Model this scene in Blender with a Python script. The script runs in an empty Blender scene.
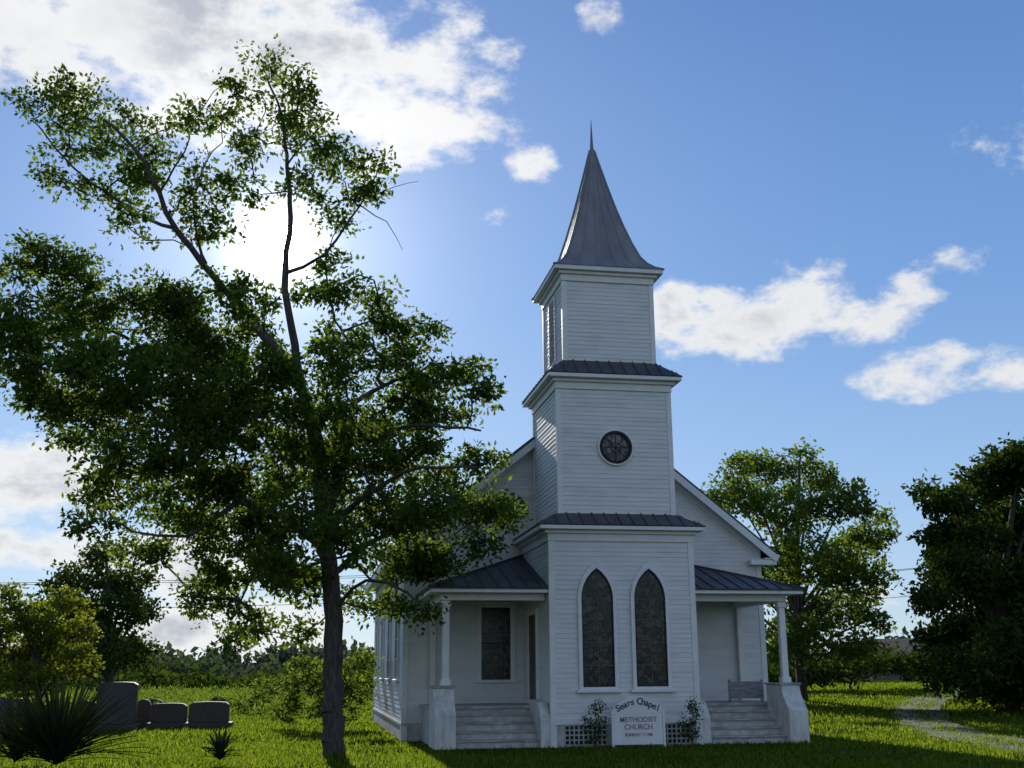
import bpy, math, random
import numpy as np
from mathutils import Vector, Matrix
sc=bpy.context.scene
sc.view_settings.view_transform='Standard'; sc.view_settings.look='None'; sc.view_settings.exposure=0
random.seed(3); rng=np.random.default_rng(7)

# ------------------------------------------------------------------ camera frame (origin at camera position, axes along and across its heading)
O=np.array([-7.02,-25.02]); A=0.177
FH=np.array([math.sin(A),math.cos(A)]); RH=np.array([math.cos(A),-math.sin(A)])
def cam_to_world(D,u,z=0.0):
    q=O+FH*D+RH*u; return (float(q[0]),float(q[1]),float(z))
def unproject(x,y,D):   # image pixels -> world point, unprojected through the camera to depth D
    h=1074.7+.2504*(y-384)
    return cam_to_world(D,(x-512)*D/h,1.64+D*((384-y)*.968+277.9)/h)
def sstep(a,b,x):
    t=np.clip((x-a)/(b-a),0,1); return t*t*(3-2*t)
def terrain(x,y):
    x=np.asarray(x,float);y=np.asarray(y,float)
    h=0.75*sstep(6,14,x)*sstep(2,42,y)
    h=h+0.05*np.sin(x*.31+1)*np.sin(y*.27)*sstep(7,13,np.abs(x))+ .6*np.sin(x*.02+2)*np.sin(y*.023)*sstep(60,140,np.hypot(x,y))
    h=h-1.2*sstep(-20,-60,x)*sstep(30,90,y)
    return h
SUN_AZ=math.radians(-2.6); SUN_EL=math.radians(21.3)
S=Vector((math.sin(SUN_AZ)*math.cos(SUN_EL),math.cos(SUN_AZ)*math.cos(SUN_EL),math.sin(SUN_EL)))

# ------------------------------------------------------------------ material helpers
def newmat(name):
    m=bpy.data.materials.new(name); m.use_nodes=True; nt=m.node_tree; nt.nodes.clear()
    out=nt.nodes.new('ShaderNodeOutputMaterial'); return m,nt,out
def nd(nt,t,**k):
    n=nt.nodes.new(t)
    for a,b in k.items(): setattr(n,a,b)
    return n
def noise(nt,scale,detail=4,vec=None,rough=.55):
    n=nd(nt,'ShaderNodeTexNoise'); n.inputs['Scale'].default_value=scale; n.inputs['Detail'].default_value=detail; n.inputs['Roughness'].default_value=rough
    if vec is not None: nt.links.new(vec,n.inputs['Vector'])
    return n.outputs['Fac']
def ramp(nt,fac,stops):
    r=nd(nt,'ShaderNodeValToRGB'); e=r.color_ramp.elements
    while len(e)<len(stops): e.new(.5)
    for i,(p,c) in enumerate(stops): e[i].position=p; e[i].color=(*c,1)
    nt.links.new(fac,r.inputs[0]); return r.outputs[0]
def objcoord(nt,scale=(1,1,1)):
    t=nd(nt,'ShaderNodeTexCoord'); m=nd(nt,'ShaderNodeMapping'); m.inputs['Scale'].default_value=scale
    nt.links.new(t.outputs['Object'],m.inputs['Vector']); return m.outputs[0]
def simple(name,stops,scale=3,rough=.6,bump=0,bscale=30,metal=0,vs=(1,1,1),spec=.5,detail=3):
    m,nt,out=newmat(name); b=nd(nt,'ShaderNodeBsdfPrincipled'); v=objcoord(nt,vs)
    nt.links.new(ramp(nt,noise(nt,scale,detail,v),stops),b.inputs['Base Color'])
    b.inputs['Roughness'].default_value=rough; b.inputs['Metallic'].default_value=metal; b.inputs['Specular IOR Level'].default_value=spec
    if bump:
        bp=nd(nt,'ShaderNodeBump'); bp.inputs['Strength'].default_value=bump; bp.inputs['Distance'].default_value=.02
        nt.links.new(noise(nt,bscale,2,v),bp.inputs['Height']); nt.links.new(bp.outputs[0],b.inputs['Normal'])
    nt.links.new(b.outputs[0],out.inputs[0]); return m
def leafmat(name,c1,c2,c3,tr=.45,tgain=1.6):
    m,nt,out=newmat(name); g=nd(nt,'ShaderNodeNewGeometry')
    col=ramp(nt,g.outputs['Random Per Island'],[(.1,c1),(.5,c2),(.95,c3)])
    b=nd(nt,'ShaderNodeBsdfDiffuse')
    nt.links.new(col,b.inputs['Color'])
    t=nd(nt,'ShaderNodeBsdfTranslucent'); mm=nd(nt,'ShaderNodeMix',data_type='RGBA',blend_type='MULTIPLY'); mm.inputs[0].default_value=1
    nt.links.new(col,mm.inputs[6]); mm.inputs[7].default_value=(1.5*tgain,1.35*tgain,.55*tgain,1); nt.links.new(mm.outputs[2],t.inputs[0])
    mix=nd(nt,'ShaderNodeMixShader'); mix.inputs[0].default_value=tr
    nt.links.new(b.outputs[0],mix.inputs[1]); nt.links.new(t.outputs[0],mix.inputs[2]); nt.links.new(mix.outputs[0],out.inputs[0]); return m

M_white=simple('white_clapboard_paint',[(.25,(.585,.59,.575)),(.5,(.68,.685,.665)),(.8,(.73,.73,.71))],1.6,.65,vs=(1,1,3))
M_trim=simple('white_trim_paint',[(.2,(.64,.65,.63)),(.7,(.77,.77,.75))],4,.5)
M_roof=simple('dark_metal_roof',[(.3,(.045,.048,.052)),(.7,(.085,.09,.095))],2,.55,0,12,metal=.2)
M_spire=simple('weathered_spire_metal',[(.25,(.15,.155,.165)),(.5,(.20,.205,.215)),(.8,(.26,.265,.27))],2.5,.6,.2,14,metal=.2,vs=(1,1,.35))
M_step=simple('worn_step_paint',[(.3,(.20,.20,.18)),(.55,(.42,.42,.39)),(.75,(.60,.60,.56))],4,.7,.3,20,vs=(.6,3,3))
M_found=simple('painted_foundation',[(.3,(.32,.32,.29)),(.7,(.55,.55,.51))],5,.8,.5,22)
M_cheek=simple('weathered_white_board',[(.25,(.40,.40,.37)),(.5,(.60,.60,.56)),(.75,(.72,.72,.68))],3.5,.8,.3,22,vs=(2,2,.6),detail=5)
M_dark=simple('dark_frames_and_vent_shade',[(.3,(.012,.012,.012)),(.7,(.03,.03,.03))],5,.9)  # dark window frames, and painted shade in the vent recesses
M_bark=simple('tree_bark',[(.3,(.03,.024,.02)),(.55,(.075,.06,.05)),(.8,(.14,.115,.095))],7,.9,1.0,14,vs=(3,3,.7))
M_greywood=simple('grey_wood',[(.3,(.16,.16,.16)),(.7,(.3,.3,.3))],6,.8,0,20,vs=(1,1,4))
M_lead=simple('window_leading',[(.3,(.07,.07,.065)),(.7,(.13,.13,.12))],6,.8)
M_granite=simple('grave_granite',[(.35,(.025,.023,.025)),(.65,(.065,.06,.058))],40,.5)
M_granite2=simple('grave_granite_brown',[(.35,(.045,.036,.032)),(.65,(.10,.08,.068))],30,.8)
M_door=simple('brown_door',[(.3,(.07,.045,.03)),(.7,(.13,.085,.055))],6,.5,0,20,vs=(4,4,1))
M_black=simple('black_letter_paint',[(.3,(.03,.03,.03)),(.7,(.06,.06,.06))],10,.5)
M_greyl=simple('grey_letter_paint',[(.3,(.22,.19,.19)),(.7,(.3,.26,.26))],10,.5)
M_pole=simple('creosote_pole',[(.3,(.05,.04,.03)),(.7,(.12,.1,.08))],8,.9)
M_wire=simple('wire_black',[(.3,(.02,.02,.02)),(.7,(.03,.03,.03))],8,.6)
M_brownroof=simple('brown_shingle',[(.3,(.08,.055,.04)),(.7,(.13,.09,.065))],6,.9)
M_tan=simple('tan_wall',[(.3,(.10,.08,.06)),(.7,(.15,.12,.10))],6,.9)
M_orange=simple('orange_flag',[(.3,(.6,.12,.03)),(.7,(.7,.18,.05))],6,.5)
M_leaf=leafmat('elm_leaves',(.026,.048,.012),(.047,.082,.017),(.085,.125,.028),.5,2.1)
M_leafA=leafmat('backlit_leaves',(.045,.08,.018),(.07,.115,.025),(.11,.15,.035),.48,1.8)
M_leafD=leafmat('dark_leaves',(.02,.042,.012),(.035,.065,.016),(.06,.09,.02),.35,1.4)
M_leafF=leafmat('hazy_distant_leaves',(.045,.07,.055),(.06,.09,.065),(.08,.11,.08),.3,1.1)  # distance haze painted into the leaf colour, paler and bluer
M_leafY=leafmat('yellowgreen_leaves',(.06,.09,.015),(.095,.125,.02),(.14,.155,.03),.5,1.7)
M_yucca=leafmat('yucca_blades',(.018,.03,.018),(.03,.045,.024),(.05,.065,.03),.1,1.0)
M_blade=leafmat('grass_blades',(.026,.050,.007),(.046,.078,.010),(.085,.110,.022),.6,2.5)

def stained(name,cols,scale,dark):
    m,nt,out=newmat(name); v=objcoord(nt)
    vo=nd(nt,'ShaderNodeTexVoronoi'); vo.inputs['Scale'].default_value=scale; nt.links.new(v,vo.inputs['Vector'])
    ve=nd(nt,'ShaderNodeTexVoronoi',feature='DISTANCE_TO_EDGE'); ve.inputs['Scale'].default_value=scale; nt.links.new(v,ve.inputs['Vector'])
    sep=nd(nt,'ShaderNodeSeparateColor'); nt.links.new(vo.outputs['Color'],sep.inputs[0])
    c=ramp(nt,sep.outputs[0],cols)
    e=ramp(nt,ve.outputs[0],[(.03,(dark,dark,dark)),(.07,(1,1,1))])
    mm=nd(nt,'ShaderNodeMix',data_type='RGBA',blend_type='MULTIPLY'); mm.inputs[0].default_value=1
    nt.links.new(c,mm.inputs[6]); nt.links.new(e,mm.inputs[7])
    b=nd(nt,'ShaderNodeBsdfPrincipled'); nt.links.new(mm.outputs[2],b.inputs['Base Color']); b.inputs['Roughness'].default_value=.22; b.inputs['Specular IOR Level'].default_value=.3
    bp=nd(nt,'ShaderNodeBump'); bp.inputs['Strength'].default_value=.4; bp.inputs['Distance'].default_value=.01
    nt.links.new(noise(nt,14,2,v),bp.inputs['Height']); nt.links.new(bp.outputs[0],b.inputs['Normal'])
    nt.links.new(b.outputs[0],out.inputs[0]); return m
M_glass=stained('stained_glass',[(.1,(.010,.013,.009)),(.4,(.035,.045,.028)),(.7,(.09,.065,.035)),(.9,(.016,.025,.03))],8,.1)
M_glass2=stained('round_stained_glass',[(.1,(.05,.05,.055)),(.5,(.13,.13,.12)),(.9,(.22,.2,.17))],8,.1)
m,nt,out=newmat('window_glass'); b=nd(nt,'ShaderNodeBsdfPrincipled'); b.inputs['Roughness'].default_value=.08
v=objcoord(nt); nt.links.new(ramp(nt,noise(nt,1.5,3,v),[(.3,(.012,.014,.014)),(.7,(.035,.04,.038))]),b.inputs['Base Color'])
nt.links.new(b.outputs[0],out.inputs[0]); M_pane=m

# ------------------------------------------------------------------ mesh helpers
def mk(name,V,Fc,mat,parent=None,smooth=False):
    me=bpy.data.meshes.new(name); me.from_pydata([tuple(map(float,v)) for v in V],[],Fc); me.materials.append(mat)
    if smooth: me.polygons.foreach_set('use_smooth',[True]*len(me.polygons))
    me.update(); o=bpy.data.objects.new(name,me); sc.collection.objects.link(o)
    if parent: o.parent=parent
    return o
def mknp(name,V,quads,mat,parent=None,n=4,smooth=False):
    me=bpy.data.meshes.new(name); V=np.asarray(V,np.float32).reshape(-1,3); quads=np.asarray(quads,np.int32).reshape(-1,n)
    me.vertices.add(len(V)); me.vertices.foreach_set('co',V.ravel())
    me.loops.add(quads.size); me.loops.foreach_set('vertex_index',quads.ravel())
    me.polygons.add(len(quads)); me.polygons.foreach_set('loop_start',np.arange(0,quads.size,n,dtype=np.int32))
    try: me.polygons.foreach_set('loop_total',np.full(len(quads),n,np.int32))
    except Exception: pass
    if smooth: me.polygons.foreach_set('use_smooth',np.ones(len(quads),bool))
    me.update(calc_edges=True); me.validate(); me.materials.append(mat)
    o=bpy.data.objects.new(name,me); sc.collection.objects.link(o)
    if parent: o.parent=parent
    return o
def empty(name,loc=(0,0,0)):
    e=bpy.data.objects.new(name,None); e.empty_display_size=.3; sc.collection.objects.link(e); return e
BF=[(0,3,2,1),(4,5,6,7),(0,1,5,4),(1,2,6,5),(2,3,7,6),(3,0,4,7)]
class Acc:
    def __init__(s): s.V=[];s.F=[]
    def box(s,x0,x1,y0,y1,z0,z1):
        b=len(s.V); s.V+=[(x0,y0,z0),(x1,y0,z0),(x1,y1,z0),(x0,y1,z0),(x0,y0,z1),(x1,y0,z1),(x1,y1,z1),(x0,y1,z1)]
        s.F+=[tuple(b+i for i in f) for f in BF]
    def beam(s,p,q,w,h,up=(0,0,1)):
        p=Vector(p);q=Vector(q);d=(q-p).normalized();up=Vector(up);sd=d.cross(up).normalized();up=sd.cross(d)
        b=len(s.V)
        for e in (p,q):
            for a,c in ((-1,-1),(1,-1),(1,1),(-1,1)): s.V.append(tuple(e+sd*a*w/2+up*c*h/2))
        s.F+=[(b,b+1,b+2,b+3),(b+7,b+6,b+5,b+4)]+[(b+i,b+4+i,b+4+(i+1)%4,b+(i+1)%4) for i in range(4)]
    def prism(s,poly,off):
        b=len(s.V);n=len(poly);off=Vector(off)
        s.V+=[tuple(p) for p in poly]+[tuple(Vector(p)+off) for p in poly]
        s.F+=[tuple(range(b,b+n)),tuple(range(b+2*n-1,b+n-1,-1))]+[(b+i,b+n+i,b+n+(i+1)%n,b+(i+1)%n) for i in range(n)]
    def mk(s,name,mat,parent=None,bev=0,smooth=False):
        o=mk(name,s.V,s.F,mat,parent,smooth)
        if bev:
            m=o.modifiers.new('b','BEVEL'); m.width=bev; m.segments=2; m.limit_method='ANGLE'
        return o
def box(name,x0,x1,y0,y1,z0,z1,mat,parent=None,bev=0):
    a=Acc();a.box(x0,x1,y0,y1,z0,z1);return a.mk(name,mat,parent,bev)
def siding(name,p0,t,n,fa,fb,z0,z1,parent,mat=None,h=.108):
    """clapboards: p0 base point, t along wall, n outward, fa/fb(z) ends along t"""
    p0=Vector(p0);t=Vector(t);n=Vector(n);V=[];F=[];z=z0;Z=Vector((0,0,1))
    while z<z1-1e-3:
        zt=min(z+h,z1); j=random.uniform(-.002,.002); out=.0165+random.uniform(-.003,.003)
        a0,b0,a1,b1=fa(z),fb(z),fa(zt),fb(zt)
        if b0-a0<.02: break
        if b1<a1: a1=b1=(a1+b1)/2
        k=len(V)
        for (s_,zz,o_) in ((a0,z+j,out),(b0,z-j,out),(b1,zt,.006),(a1,zt,.006),(a0,z+j,.0),(b0,z-j,.0)):
            V.append(p0+t*s_+Z*zz+n*o_)
        F+=[(k,k+1,k+2,k+3),(k+1,k,k+4,k+5)]
        z=zt
    return mk(name,V,F,mat or M_white,parent)
def roof_plane(name,pts,mat,parent,sp=.38,rh=.035,rw=.03,th=.04):
    P=[Vector(p) for p in pts]; e=(P[1]-P[0]).normalized(); n=None
    for i in range(2,len(P)):
        c=e.cross(P[i]-P[0])
        if c.length>1e-3: n=c.normalized();break
    if n.z<0:n=-n
    s=n.cross(e)
    if (P[2]-P[0]).dot(s)<0:s=-s
    a=Acc();a.prism([p for p in P],-n*th)
    L=[((p-P[0]).dot(e),(p-P[0]).dot(s)) for p in P]
    u0=min(l[0] for l in L);u1=max(l[0] for l in L);u=u0+sp/2
    while u<u1:
        vs=[]
        for i in range(len(L)):
            (ua,va),(ub,vb)=L[i],L[(i+1)%len(L)]
            if (ua-u)*(ub-u)<0: vs.append(va+(vb-va)*(u-ua)/(ub-ua))
        if len(vs)>=2 and max(vs)-min(vs)>.08:
            a.beam(P[0]+e*u+s*min(vs)+n*rh/2,P[0]+e*u+s*max(vs)+n*rh/2,rw,rh,n)
        u+=sp
    return a.mk(name,mat,parent)

# ================================================================== CHURCH
ch=empty('white_chapel')
W1,W2,W3=1.70,1.404,1.15; YC=1.7; DM=3.3; WM=4.73; LB=12.5
box('tower_lower_core',-W1+.001,W1-.001,.001,DM+.3,.0,4.95,M_white,ch)
ZB=.62
siding('tower_front_siding',(0,0,0),(1,0,0),(0,-1,0),lambda z:-W1,lambda z:W1,ZB,4.55,ch)
siding('tower_left_siding',(-W1,0,0),(0,1,0),(-1,0,0),lambda z:0,lambda z:DM,ZB,4.55,ch)
siding('tower_right_siding',(W1,0,0),(0,1,0),(1,0,0),lambda z:0,lambda z:DM,ZB,4.55,ch)
a=Acc()
for sx in(-1,1):
    x=sx*W1; a.box(min(x-sx*.1,x+sx*.035),max(x-sx*.1,x+sx*.035),-.035,.09,.0,4.56)
a.box(-W1-.04,W1+.04,-.045,-.001,ZB-.14,ZB)
a.mk('tower_corner_boards',M_trim,ch,.006)
def cornice(nm,hw_w,y0w,y1w,ze,ov,hw_i,zi,y0i,y1i,back,fr=.24):
    a=Acc(); x=hw_w+.05; yb=y1w+.05 if back else y1w
    a.box(-x,x,y0w-.05,yb,ze-.12-fr,ze-.12)
    a.box(-x-.07,x+.07,y0w-.12,yb+(.07 if back else 0),ze-.19,ze-.115)
    x=hw_w+ov; ybe=y1w+ov if back else y1w
    a.box(-x+.02,x-.02,y0w-ov+.02,ybe-.02,ze-.11,ze-.002)
    a.mk(nm+'_cornice_trim',M_trim,ch,.008)
    E=[(-x,y0w-ov,ze),(x,y0w-ov,ze),(x,ybe,ze),(-x,ybe,ze)]
    I=[(-hw_i,y0i,zi),(hw_i,y0i,zi),(hw_i,y1i,zi),(-hw_i,y1i,zi)]
    for i,l in enumerate(('front','right','back','left')):
        if l=='back' and not back: continue
        roof_plane(nm+'_skirt_roof_'+l,[E[i],E[(i+1)%4],I[(i+1)%4],I[i]],M_roof,ch,.3,.025,.025,.03)
K2=1.027*W2; K3=1.027*W3
cornice('lower',W1,0,DM,4.89,.28,W2,5.22,YC-K2,DM,False)
def stage(nm,w,k,z0,z1,corner=.09):
    y0,y1=YC-k,YC+k
    box(nm+'_core',-w+.001,w-.001,y0+.001,y1-.001,z0-.5,z1+.02,M_white,ch)
    siding(nm+'_front_siding',(0,y0,0),(1,0,0),(0,-1,0),lambda z:-w,lambda z:w,z0,z1,ch)
    siding(nm+'_left_siding',(-w,y0,0),(0,1,0),(-1,0,0),lambda z:0,lambda z:2*k,z0,z1,ch)
    siding(nm+'_right_siding',(w,y0,0),(0,1,0),(1,0,0),lambda z:0,lambda z:2*k,z0,z1,ch)
    siding(nm+'_back_siding',(0,y1,0),(1,0,0),(0,1,0),lambda z:-w,lambda z:w,z0,z1,ch)
    a=Acc()
    for sx in(-1,1):
        for (ya,sy) in((y0,-1),(y1,1)):
            a.box(min(sx*(w-corner),sx*(w+.033)),max(sx*(w-corner),sx*(w+.033)),min(ya-sy*corner,ya+sy*.033),max(ya-sy*corner,ya+sy*.033),z0,z1)
    a.mk(nm+'_corner_boards',M_trim,ch,.005)
stage('tower_mid',W2,K2,5.19,8.2)
cornice('mid',W2,YC-K2,YC+K2,8.57,.275,W3,9.02,YC-K3,YC+K3,True)
stage('belfry',W3,K3,8.98,11.05)
a=Acc()
for k in range(14):
    z=9.35+k*.11; a.beam((-W3-.03,YC-.3,z),(-W3-.03,YC+.3,z),.02,.09,(-.5,0,.8))
a.mk('belfry_louvre',M_found,ch)
a=Acc();a.box(-W3-.05,-W3-.02,YC-.38,YC-.3,9.25,10.95);a.box(-W3-.05,-W3-.02,YC+.3,YC+.38,9.25,10.95);a.mk('belfry_louvre_frame',M_trim,ch)
ze=11.42; x=W3+.27
a=Acc();a.box(-W3-.05,W3+.05,YC-K3-.05,YC+K3+.05,ze-.36,ze-.12);a.box(-W3-.12,W3+.12,YC-K3-.12,YC+K3+.12,ze-.19,ze-.115)
a.box(-x+.02,x-.02,YC-x+.02,YC+x-.02,ze-.11,ze-.002);a.mk('spire_cornice',M_trim,ch,.008)
prof=[(11.42,1.42),(11.52,1.25),(11.68,1.09),(11.9,.95),(12.3,.80),(12.85,.63),(13.42,.475),(14.14,.30),(14.87,.135),(15.22,.06)]
V=[];F=[]
for z,h in prof: V+=[(-h,YC-h,z),(h,YC-h,z),(h,YC+h,z),(-h,YC+h,z)]
for i in range(len(prof)-1):
    for j in range(4): F.append((4*i+j,4*i+(j+1)%4,4*i+4+(j+1)%4,4*i+4+j))
F.append((3,2,1,0))
mk('spire_roof',V,F,M_spire,ch)
a=Acc()
for i in range(len(prof)-1):
    (z0,h0),(z1,h1)=prof[i],prof[i+1]
    for sx in(-1,1):
        for sy in(-1,1): a.beam((sx*h0,YC+sy*h0,z0),(sx*h1,YC+sy*h1,z1),.05,.05,(sx,sy,.5))
    for t in (-.6,-.2,.2,.6):
        for (ax,sg) in ((0,-1),(0,1),(1,-1),(1,1)):
            p=(t*h0,YC+sg*h0,z0) if ax==0 else (sg*h0,YC+t*h0,z0); q=(t*h1,YC+sg*h1,z1) if ax==0 else (sg*h1,YC+t*h1,z1)
            if h1>.12: a.beam(p,q,.014,.02,(0,sg,.5) if ax==0 else (sg,0,.5))
a.mk('spire_seams',M_spire,ch)
V=[];F=[];N=10;fp=[(15.1,.09),(15.25,.10),(15.32,.05),(15.6,.035),(16.2,.006)]
for z,r in fp: V+=[(r*math.cos(6.283*k/N),YC+r*math.sin(6.283*k/N),z) for k in range(N)]
for i in range(len(fp)-1):
    for j in range(N): F.append((N*i+j,N*i+(j+1)%N,N*i+N+(j+1)%N,N*i+N+j))
mk('spire_finial',V,F,M_spire,ch,True)
def arch(w,z0,zs,cx,y,n=10):
    P=[(cx-w/2,y,z0),(cx+w/2,y,z0)]
    for i in range(n+1):
        t=i/n*math.radians(60); P.append((cx-w/2+w*math.cos(t),y,zs+w*math.sin(t)*1.08))
    for i in range(n-1,-1,-1):
        t=i/n*math.radians(60); P.append((cx+w/2-w*math.cos(t),y,zs+w*math.sin(t)*1.08))
    return P
def ring(name,inner,outer,dy,mat,parent):
    n=len(inner);V=inner+outer+[(p[0],p[1]-dy,p[2]) for p in inner]+[(p[0],p[1]-dy,p[2]) for p in outer];F=[]
    for i in range(n):
        j=(i+1)%n
        F+=[(2*n+i,2*n+j,3*n+j,3*n+i),(n+i,3*n+i,3*n+j,n+j),(i,j,2*n+j,2*n+i)]
    return mk(name,V,F,mat,parent)
for k,cx in enumerate((-.62,.62)):
    w=.74;z0=1.28;zs=3.22
    mk('gothic_window_glass',arch(w,z0,zs,cx,-.028),[tuple(range(len(arch(w,z0,zs,cx,0))))],M_glass,ch)
    ring('gothic_window_casing',arch(w,z0,zs,cx,-.02),arch(w+.17,z0-.06,zs,cx,-.02),.055,M_trim,ch)
    ring('gothic_window_sash',arch(w-.07,z0+.035,zs,cx,-.029),arch(w+.002,z0-.001,zs,cx,-.029),.02,M_dark,ch)
    a=Acc();a.box(cx-.52,cx+.52,-.13,-.02,z0-.12,z0-.062);a.mk('gothic_window_sill',M_trim,ch,.008)
    a=Acc()
    a.box(cx-.009,cx+.009,-.045,-.03,z0+.03,zs+.02)
    for zz in (1.75,2.25,2.75,zs): a.box(cx-w/2+.03,cx+w/2-.03,-.043,-.03,zz-.008,zz+.008)
    for sg in(-1,1):
        prev=(cx,-.037,zs)
        for i in range(1,6):
            t=i/5; q=(cx+sg*(.0+.19*math.sin(t*1.2)),-.037,zs+.36*t); a.beam(prev,q,.016,.014,(0,1,0)); prev=q
    a.mk('gothic_window_leading',M_lead,ch)
cz=6.80;yy=YC-K2
def circ(r,y,n=40,cx=0,c=cz): return [(cx+r*math.cos(6.28318*k/n),y,c+r*math.sin(6.28318*k/n)) for k in range(n)]
mk('round_window_glass',circ(.34,yy-.03),[tuple(range(40))],M_glass2,ch)
ring('round_window_casing',circ(.33,yy-.02),circ(.40,yy-.02),.06,M_dark,ch)
ring('round_window_outer_casing',circ(.398,yy-.02),circ(.44,yy-.02),.05,M_trim,ch)
a=Acc()
for k in range(4):
    t=k*math.pi/4; a.beam((-.33*math.cos(t),yy-.036,cz-.33*math.sin(t)),(.33*math.cos(t),yy-.036,cz+.33*math.sin(t)),.014,.012,(0,1,0))
a.mk('round_window_leading',M_dark,ch); ring('round_window_center_ring',circ(.11,yy-.034),circ(.13,yy-.034),.012,M_dark,ch)
def rwin(nm,c,t,n,w,z0,z1,nv=1,nh=3,cas=.11,mat=M_pane):
    c=Vector(c);t=Vector(t);n=Vector(n);Z=Vector((0,0,1))
    def pb(acc,s0,s1,za,zb,o0,o1):
        b=len(acc.V)
        for (s_,o_,z_) in ((s0,o0,za),(s1,o0,za),(s1,o1,za),(s0,o1,za),(s0,o0,zb),(s1,o0,zb),(s1,o1,zb),(s0,o1,zb)): acc.V.append(tuple(c+t*s_+n*o_+Z*z_))
        acc.F+=[tuple(b+i for i in f) for f in BF]
    g=Acc();pb(g,-w/2,w/2,z0,z1,.0,.03);g.mk(nm+'_glass',mat,ch)
    a=Acc();pb(a,-w/2-cas,-w/2,z0,z1,.0,.065);pb(a,w/2,w/2+cas,z0,z1,.0,.065);pb(a,-w/2-cas-.03,w/2+cas+.03,z1,z1+cas+.02,.0,.075);pb(a,-w/2-cas-.04,w/2+cas+.04,z0-.07,z0,.0,.11)
    a.mk(nm+'_casing',M_trim,ch,.006)
    if nv or nh:
        a=Acc()
        for i in range(1,nv+1): pb(a,-w/2+w*i/(nv+1)-.012,-w/2+w*i/(nv+1)+.012,z0,z1,.03,.046)
        for i in range(1,nh+1): pb(a,-w/2,w/2,z0+(z1-z0)*i/(nh+1)-.012,z0+(z1-z0)*i/(nh+1)+.012,.03,.044)
        a.mk(nm+'_muntins',M_dark if mat is M_glass else M_trim,ch)
for (x0,x1) in ((-1.42,-.45),(.72,1.5)):
    box('vent_shade_panel',x0,x1,-.012,.02,.05,ZB-.17,M_dark,ch)  # solid dark panel, painted shade for the recess behind the lattice
    a=Acc();s=.105;zt=ZB-.17
    nx=int((x1-x0)/s);nz=int((zt-.05)/s)
    for i in range(nx+1): a.box(x0+i*s-.014,x0+i*s+.014,-.034,-.013,.05,zt)
    for j in range(nz+1): a.box(x0,x1,-.031,-.0135,.05+j*s-.014,.05+j*s+.014)
    a.mk('vent_lattice',M_found,ch)
box('tower_base_front',-W1+.1,W1-.1,-.01,.05,0,ZB-.15,M_found,ch)
SL=.80; XE=5.13; ZE=4.62; RZ=ZE+SL*XE
wt=lambda X:RZ-SL*abs(X)-.14
Y0,Y1=DM,DM+LB
core=[(-WM+.002,Y0+.002,0),(WM-.002,Y0+.002,0),(WM-.002,Y0+.002,wt(WM)),(0,Y0+.002,wt(0)),(-WM+.002,Y0+.002,wt(WM))]
a=Acc();a.prism(core,(0,LB-.004,0));a.mk('nave_core',M_white,ch)
fa=lambda z:-min(WM,(RZ-.14-z)/SL); fb=lambda z:min(WM,(RZ-.14-z)/SL)
siding('nave_front_siding',(0,Y0,0),(1,0,0),(0,-1,0),fa,fb,.42,RZ-.3,ch)
siding('nave_back_siding',(0,Y1,0),(1,0,0),(0,1,0),fa,fb,.42,RZ-.3,ch)
siding('nave_left_siding',(-WM,Y0,0),(0,1,0),(-1,0,0),lambda z:0,lambda z:LB,.42,wt(WM)-.15,ch)
siding('nave_right_siding',(WM,Y0,0),(0,1,0),(1,0,0),lambda z:0,lambda z:LB,.42,wt(WM)-.15,ch)
a=Acc()
for sx in(-1,1):
    for (ya,sy) in((Y0,-1),(Y1,1)):
        a.box(min(sx*(WM-.11),sx*(WM+.034)),max(sx*(WM-.11),sx*(WM+.034)),min(ya-sy*.11,ya+sy*.034),max(ya-sy*.11,ya+sy*.034),.0,wt(WM)-.02)
    a.box(min(sx*(WM+.001),sx*(WM+.05)),max(sx*(WM+.001),sx*(WM+.05)),Y0+.04,Y1-.04,wt(WM)-.22,wt(WM)-.03)
a.mk('nave_corner_boards',M_trim,ch,.006)
a=Acc();a.box(-WM-.02,WM+.02,Y0-.02,Y1+.02,0,.36);a.box(-WM-.035,WM+.035,Y0-.036,Y1+.036,.36,.42);a.mk('nave_foundation',M_found,ch)
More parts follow.
